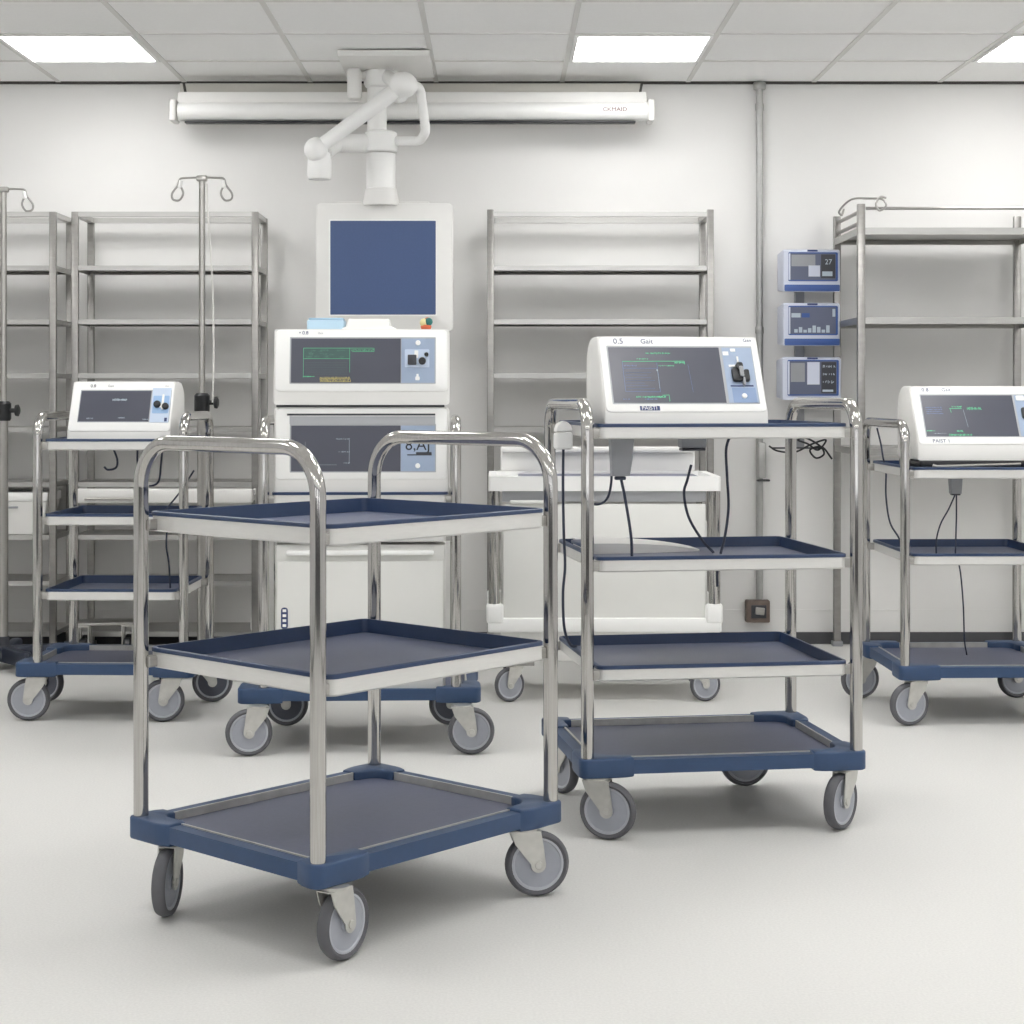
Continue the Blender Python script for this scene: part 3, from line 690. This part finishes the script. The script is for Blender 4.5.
# ------------------------------------------------------------------ ceiling arm with display
YP = 7.9
pd = thing('ceiling_arm_display', 'white jointed ceiling arm holding a big flat display with plain blue screen', 'display', (ax(381,YP), YP, 2.68), 0)
def pp(px, py, Y=YP): return at(px, py, Y) - Vector((ax(381,YP), YP, 2.68))
b = B(); prism(b, rrect(.20,.27,.012,3), -.034, -.007, Matrix.Translation((.035,-.10,0)), .004); obj('ceiling_plate', b, 'offwhite', pd)
b = B(); lathe(b, [(.075,-.034),(.078,-.05),(.078,-.09),(.070,-.105),(.045,-.11)], 28); obj('swivel_hub', b, 'white', pd)
b = B(); box(b, tuple(pp(354.5,84,7.85)), (.062,.07,.145), None, .016); obj('hanging_block', b, 'offwhite', pd)
b = B(); box(b, (-.055,-.02,-.055), (.16,.05,.03), None, .006); obj('block_bracket', b, 'offwhite', pd)
z1, z2, z3, z4, z5 = pp(381,134).z, pp(381,153).z, pp(381,189).z, pp(381,191).z, pp(381,206).z
b = B(); lathe(b, [(.044,-.10),(.044,z1)], 24, Matrix.Translation((-.018,0,0))); obj('upper_column', b, 'white', pd)
b = B(); lathe(b, [(.060,z1+.012),(.072,z1+.004),(.074,z2+.03),(.074,z2+.006),(.068,z2)], 28); obj('column_joint', b, 'white', pd)
b = B(); lathe(b, [(.066,z2-.004),(.066,z3)], 28); obj('lower_column', b, 'white', pd)
b = B(); lathe(b, [(.062,z3+.004),(.072,z3-.002),(.074,z4-.01),(.084,z5+.006),(.082,z5)], 28); obj('collar', b, 'offwhite', pd)
e = pp(316,149.5,7.62); u = pp(403,85,7.62)
b = B(); tube(b, [Vector((-.04,0,pp(0,143).z)), Vector((-.20,-.06,pp(0,145.5).z)), Vector((e.x+.03,e.y+.06,e.z-.005))], .04, 18, radii=[.044,.040,.036]); obj('lower_arm', b, 'white', pd)
b = B(); ball(b, e, .053, (.98,1,1.0)); lathe(b, [(.045,.0),(.052,-.03),(.054,-.10),(.048,-.116),(.02,-.12)], 24, Matrix.Translation(e + Vector((.012,.035,-.01)))); obj('elbow_joint', b, 'white', pd)
b = B(); tube(b, [e, e.lerp(u,.15), e.lerp(u,.85), u], .03, 20, radii=[.030,.031,.036,.038]); obj('upper_arm', b, 'white', pd)
b = B(); ball(b, u, .062, (1.05,1.1,.93)); ball(b, u+Vector((-.02,.03,-.03)), .045, (1,1,1)); obj('shoulder_joint', b, 'white', pd)
b = B(); tube(b, [u+Vector((.0,.04,-.005)), Vector((.03,-.05,-.065)), Vector((0,-.01,-.07))], .032, 16); obj('shoulder_stub', b, 'white', pd)
b = B(); tube(b, round_path([u+Vector((.03,.02,.0)), pp(420,86,7.7), pp(426,132,7.75), pp(420,141,7.8), pp(392,141,7.9)], .05, 8), .021, 14); obj('handle_loop', b, 'white', pd)
# display panel
pl, pr, pt, pb = ax(316.5,YP)-ax(381,YP), ax(453,YP)-ax(381,YP), pp(0,204).z, pp(0,332).z
b = B(); prism(b, rrect((pr-pl)/2,(pt-pb)/2,.022,4), -.03, .03, Matrix.Translation(((pl+pr)/2,0,(pt+pb)/2)) @ Matrix.Rotation(PI/2,4,'X'), .006); dpn = obj('display_panel', b, 'offwhite', pd)
sl, sr, st, sb_ = ax(331,YP)-ax(381,YP), ax(436,YP)-ax(381,YP), pp(0,221.5).z, pp(0,315).z
b = B(); box(b, ((sl+sr)/2,-.0305,(st+sb_)/2), (sr-sl,.006,st-sb_)); obj('screen', b, 'screenblue', dpn)
b = B(); ring(b, rrect((sr-sl)/2+.006,(st-sb_)/2+.006,.003,1), rrect((sr-sl)/2,(st-sb_)/2,.002,1), .0295, .0345, Matrix.Translation(((sl+sr)/2,0,(st+sb_)/2)) @ Matrix.Rotation(PI/2,4,'X')); obj('screen_surround', b, 'white', dpn)
b = B(); box(b, ((pl+pr)/2-.01,0,pt+.004), (.42,.03,.010), None, .003); obj('top_strip', b, 'offwhite', dpn)

# ------------------------------------------------------------------ wall pipe and outlet
YPp = 8.318
pipe = thing('wall_pipe', 'grey metal conduit pipe running down the back wall from the ceiling', 'pipe', (ax(759.5,YPp), YPp, 0), 0)
zb_ = az(599,YPp)
b = B(); tube(b, [(0,0,zb_),(0,0,2.675)], .0165, 14); obj('tube', b, 'conduit', pipe)
for z, r in ((2.655,.03),(az(107,YPp),.0205),(az(330,YPp),.020)):
    b = B(); lathe(b, [(r*.9,z-.018),(r,z-.014),(r,z+.012),(r*.9,z+.016)], 18); obj('collar', b, 'conduit', pipe)
b = B(); box(b, (.006,-.034,az(460,YPp)), (.040,.026,.17), None, .008); obj('cable_sleeve', b, 'conduit', pipe)
b = B(); box(b, (.012,-.036,az(480,YPp)), (.062,.030,.010), None, .004); obj('clip', b, 'black', pipe)
ob_ = thing('outlet_box', 'small brown metal outlet box on the wall under the conduit pipe', 'outlet', (ax(757.5,YPp), 8.349, az(611,YPp)), 0)
b = B(); box(b, (0,-.03,0), (.112,.056,.105), None, .006); ho = obj('housing', b, 'rust', ob_)
b = B(); box(b, (.002,-.060,.0), (.072,.006,.062), None, .002); obj('face_plate', b, 'dark', ob_)
b = B(); box(b, (.006,-.066,.004), (.044,.010,.034), Matrix.Rotation(R(6),4,'Y'), .003); obj('socket_insert', b, 'steel', ob_)

# ------------------------------------------------------------------ three small displays on a wall rail
YD = 8.12
rail = thing('mounting_rail', 'narrow grey upright rail on the wall carrying three small blue displays', 'rail', (ax(801,8.25), 8.30, 0), 0)
b = B(); box(b, (0,0,(az(252,8.3)+az(448,8.3))/2), (.042,.05,az(252,8.3)-az(448,8.3)), None, .004); obj('upright', b, 'grey', rail)
b = B(); box(b, (.04,-.04,az(407,8.25)), (.17,.03,.018), None, .004); obj('cross_bar', b, 'black', rail)
b = B(); box(b, (-.02,-.05,az(448,8.25)), (.24,.012,.008), None, .002); obj('lower_bar', b, 'dark', rail)
def small_display(label, px0, px1, py0, py1, kind):
    xa, xb, za, zb = ax(px0,YD), ax(px1,YD), az(py1,YD), az(py0,YD)
    W, H = xb-xa, zb-za
    t = thing('wall_display', label, 'display', ((xa+xb)/2, YD, za), R(3), 'small blue-trimmed displays on the wall rail')
    b = B(); T = Matrix(((0,0,1,0),(1,0,0,0),(0,1,0,0),(0,0,0,1)))
    prism(b, [(-.012,0),(.125,.01),(.125,H-.012),(.0,H),(-.012,H-.008)], -W/2, W/2, T, .008); obj('casing', b, 'lav', t)
    f = Face(W, H, 0.02, 0, 0)
    f.O = Vector((-W/2,-.012,0))
    if kind != 2:
        b = B(); f.slab(b,.02,.99,.015,.17,-.006,.004,.005,.002); obj('blue_strip', b, 'midblue', t)
    v0 = .28 if kind != 2 else .13
    b = B(); ring(b, rrect(.435*W,(.90-v0+.06)/2*H,.006,3), rrect(.40*W,(.90-v0)/2*H,.004,3), -.002, .003, f.m(.52,(v0+.90)/2)); obj('screen_frame', b, 'midblue', t)
    b = B(); f.slab(b,.12,.92,v0,.90,-.001,.0015); s = obj('screen', b, mat('slate_blue_screen', (94,100,122), .35) if 'slate_blue_screen' not in bpy.data.materials else bpy.data.materials['slate_blue_screen'], t)
    kw = dict(n0=.0015, n1=.0022)
    if kind == 0:
        b = B(); f.slab(b,.14,.56,.60,.87,.0015,.002); obj('grey_pane', b, 'grey', s)
        b = B(); f.slab(b,.44,.64,.36,.62,.002,.0026); obj('pale_pane', b, 'lav', s)
        b = B(); f.slab(b,.66,.91,.32,.88,.0015,.002); dd = obj('dark_pane', b, 'dark', s)
        b = B(); f.text(b,'27',.79,.70,.034,.0022); f.slab(b,.68,.86,.37,.48,.002,.0024); obj('reading', b, 'pale', s)
    elif kind == 1:
        b = B(); f.slab(b,.14,.30,.66,.76,.0015,.002); f.slab(b,.86,.91,.68,.86,.0015,.002); obj('pale_pane', b, 'pale', s)
        b = B(); f.slab(b,.32,.46,.66,.76,.0015,.002); obj('blue_pane', b, 'midblue', s)
        b = B()
        for k in range(8): f.slab(b,.19+.08*k,.25+.08*k,.31,.33+.12*random.random()+.03,.0015,.0022)
        obj('key_row', b, 'pale', s)
    else:
        b = B(); f.slab(b,.14,.38,.42,.86,.0015,.002); obj('grey_pane', b, 'grey', s)
        b = B(); f.slab(b,.42,.63,.36,.88,.0015,.002); obj('pale_pane', b, 'lav', s)
        b = B(); f.slab(b,.66,.91,.16,.88,.0015,.002); obj('dark_pane', b, 'dark', s)
        b = B()
        for k in range(3): squiggle(f,b,.69,.88,.78-.18*k,.07,.0022, step=.03, n0=.002, n1=.0026)
        f.slab(b,.68,.86,.19,.24,.002,.0026); obj('reading', b, 'pale', s)
    b = B(); f.slab(b,.09,.12,v0,.90,.003,.0045); obj('edge_strip', b, 'lav', t)
    b = B(); f.slab(b,.42,.60,.945,.99,.0,.0022,.002); obj('badge', b, 'ink', t)
    b = B(); box(b, (-.03,.137,H*.5), (.07,.016,.09), None, .003); obj('mount', b, 'grey', t)
small_display('topmost small display on the wall rail, showing a bright reading in a dark pane', 782.5, 840, 249.5, 292, 0)
small_display('middle small display on the wall rail, with a row of pale keys along its screen', 782.5, 840, 303, 346, 1)
small_display('lowest small display on the wall rail, all blue-framed, without a dark blue strip', 781.5, 841, 357, 400, 2)

# tangle of leads under the displays
b = B()
def tang(pts, r=.0045): tube(b, smooth_path(pts, 8), r, 8)
Yt = 8.22
tang([at(769,446,Yt),at(778,451,Yt),at(795,452,Yt),at(812,444,Yt),at(826,440,Yt),at(818,450,Yt-.02),at(808,444,Yt-.03),at(798,440,Yt-.02),at(806,438,Yt),at(820,446,Yt-.02),at(824,454,Yt-.02),at(816,458,Yt),at(810,450,Yt-.01),at(822,447,Yt),at(832,459,Yt)])
o = obj('hanging_leads', b, 'black', None); tag(o, 'tangled black leads hanging under the three small wall displays', 'cables')

# ------------------------------------------------------------------ cords, adapters and loose things on the trolleys
def cord(label, pts, r=.004, m='cable', group=None):
    b = B(); tube(b, smooth_path(pts, 8), r, 8); o = obj('looped_cable', b, m, None); tag(o, label, 'cord', group or 'cords on the trolleys'); return o
# tall trolley
t = thing('power_adapter', 'grey wedge-shaped adapter hanging under the top tray of the tall trolley', 'adapter', lB(-.255,-.16,1.0725), R(8.3))
b = B(); loft(b, [[(x,y,0) for x,y in rrect(.033,.022,.006,3)], [(x,y,-.05) for x,y in rrect(.030,.022,.006,3)], [(x-.003,y,-.105) for x,y in rrect(.025,.018,.006,3)]]); obj('body', b, 'grey', t)
b = B(); box(b, (-.003,0,-.111), (.030,.020,.010), None, .003); obj('plug_end', b, 'cable', t)
cord('dark cord from the grey wedge adapter down to the tall trolley tray', [lB(-.255,-.16,.957),lB(-.243,-.16,.90),lB(-.225,-.15,.80),lB(-.222,-.15,.727)])
t = thing('plug_block', 'white rounded plug block at the end of the tall trolley top tray', 'plug', lB(-.379,.055,1.06), R(8.3))
b = B(); box(b, (0,0,.0), (.05,.05,.05), None, .008); prism(b, [(.024*math.cos(R(180*k/10)), .026+.03*math.sin(R(180*k/10))) for k in range(11)], -.022, .022, Matrix.Rotation(PI/2,4,'X'), .004); obj('body', b, 'white', t)
cord('dark cord running from the white plug block down the tall trolley', [lB(-.379,.05,1.036),lB(-.380,.05,.92),lB(-.378,.05,.80),lB(-.374,.05,.70),lB(-.380,.05,.62),lB(-.376,.05,.52),lB(-.358,.05,.472),lB(-.340,.05,.468)])
cord('thin dark loop of cord beside the wedge adapter on the tall trolley', [lB(-.34,-.03,.92),lB(-.315,-.06,.885),lB(-.285,-.09,.895),lB(-.275,-.12,.945),lB(-.278,-.14,1.05)], .0035)
t = thing('power_adapter', 'dark square adapter under the top tray towards the handle of the tall trolley', 'adapter', lB(.015,.10,1.0725), R(8.3))
b = B(); box(b, (0,0,-.018), (.075,.05,.036), None, .004); obj('body', b, 'grey', t)
b = B(); box(b, (0,0,-.041), (.07,.045,.008), None, .003); obj('base', b, 'dark', t)
cord('long dark cord curving from under the tall trolley top tray to the tray below', [lB(.13,.10,1.0725),lB(.115,.09,1.03),lB(.118,.09,.95),lB(.122,.09,.86),lB(.108,.08,.775),lB(.09,.06,.728)])
cord('dark cord with a stiff plug drooping into the second tray of the tall trolley', [lB(.020,.13,.985),lB(.008,.13,.94),lB(-.002,.13,.90),lB(.01,.12,.83),lB(.045,.10,.765),lB(.075,.08,.728)])
cord('short dark cord end hanging below the second tray of the tall trolley', [lB(.11,.16,.710),lB(.107,.16,.66),lB(.108,.16,.62)], .004)
t = thing('plastic_cover', 'white thin plastic cover lying on the second tray of the tall trolley', 'cover', lB(-.15,.175,.7275), R(8.3))
b = B(); n = 24; L = []
for k in range(n+1):
    x = -.16 + .36*k/n; th_ = .030*(1-((k/n))**2.6)+.006
    L.append([(x,-.075+.05*(k/n)**2,0),(x,.085,0),(x,.085,th_),(x,-.075+.05*(k/n)**2,th_*.85)])
loft(b, L); obj('sheet', b, 'offwhite', t, ang=60)
t = thing('rubber_strap', 'navy rubber strap at the end of the white cover on the tall trolley', 'strap', lB(-.325,.02,.7575), R(8.3))
b = B(); box(b, (.0,.03,.006), (.035,.16,.011), None, .004); obj('band', b, 'navy', t)
# trolley before the wide rack
t = thing('power_adapter', 'grey adapter with two cords under the top tray before the wide rack', 'adapter', lC(-.06,-.10,.8875), R(1.2))
b = B(); loft(b, [[(x,y,0) for x,y in rrect(.024,.02,.005,3)], [(x,y,-.065) for x,y in rrect(.020,.018,.005,3)]]); obj('body', b, 'grey', t)
b = B(); box(b, (0,0,-.068), (.032,.028,.006), None, .002); obj('cap', b, 'dark', t)
cord('straight thin cord from the two-cord adapter to the tray before the wide rack', [lC(-.056,-.10,.816),lC(-.056,-.10,.74),lC(-.057,-.10,.70),lC(-.06,-.10,.594)], .003)
cord('bowed thin cord from the two-cord adapter to the tray before the wide rack', [lC(-.062,-.10,.816),lC(-.085,-.10,.765),lC(-.115,-.10,.71),lC(-.128,-.09,.65),lC(-.126,-.08,.594)], .003)
cord('dark cord looping from the handle of the trolley before the wide rack', [lC(-.30,.12,1.062),lC(-.285,.12,1.0),lC(-.276,.12,.945),lC(-.263,.13,.90),lC(-.263,.13,.80),lC(-.25,.12,.70),lC(-.22,.10,.64),lC(-.215,.08,.594)], .0035)
cord('dark cord dropping from the second tray to the base before the wide rack', [lC(-.02,.0,.5625),lC(-.01,.0,.50),lC(.005,.02,.38),lC(.02,.06,.26),lC(.035,.08,.196)], .003)
# trolley by the racks
cord('dark cord hooked under the top tray of the small-console trolley', [lD(-.05,.0,.987),lD(-.035,.0,.945),lD(-.04,.0,.915),lD(-.07,.0,.907),lD(-.085,.0,.918)], .004)
cord('dark cord sagging under the top tray of the small-console trolley', [lD(.03,.05,.987),lD(.03,.05,.93),lD(.04,.05,.88),lD(.07,.05,.845),lD(.11,.05,.86),lD(.12,.05,.93),lD(.125,.05,.987)], .004)
cord('straight dark cord slanting to the second tray of the small-console trolley', [lD(.235,.10,.90),lD(.19,.06,.82),lD(.145,.02,.755),lD(.135,.0,.728)], .0035)
cord('dark cord hanging to the third tray of the small-console trolley', [lD(.145,.05,.714),lD(.14,.05,.62),lD(.15,.05,.55),lD(.155,.05,.456)], .0035)

# ------------------------------------------------------------------ camera and world
cam = bpy.data.cameras.new('camera'); co = bpy.data.objects.new('camera', cam); C.objects.link(co)
co.location = (0,0,H0); co.rotation_euler = (PI/2,0,0)
cam.sensor_width = 36; cam.sensor_fit = 'HORIZONTAL'; cam.lens = F/1024*36
cam.shift_x = (512-CX)/1024; cam.shift_y = (CY-512)/1024
cam.clip_start = .05
S = bpy.context.scene; S.camera = co
w = bpy.data.worlds.new('world'); S.world = w; w.use_nodes = True
nt = w.node_tree; bg = nt.nodes['Background']              # pale overcast sky; lower half brightened to lift the ceiling through the added windows
tc = nt.nodes.new('ShaderNodeTexCoord'); sp = nt.nodes.new('ShaderNodeSeparateXYZ'); mr = nt.nodes.new('ShaderNodeMapRange')
nt.links.new(tc.outputs['Generated'], sp.inputs[0]); nt.links.new(sp.outputs['Z'], mr.inputs['Value'])
mr.inputs['From Min'].default_value = -.03; mr.inputs['From Max'].default_value = .03
mr.inputs['To Min'].default_value = 8.0; mr.inputs['To Max'].default_value = 2.2
bg.inputs['Color'].default_value = (.97,.98,1,1); nt.links.new(mr.outputs['Result'], bg.inputs['Strength'])
S.view_settings.view_transform = 'Standard'; S.view_settings.look = 'None'; S.view_settings.exposure = 0
S.cycles.use_denoising = True
S.cycles.max_bounces = 10; S.cycles.diffuse_bounces = 6; S.cycles.glossy_bounces = 6
S.cycles.sample_clamp_indirect = 6
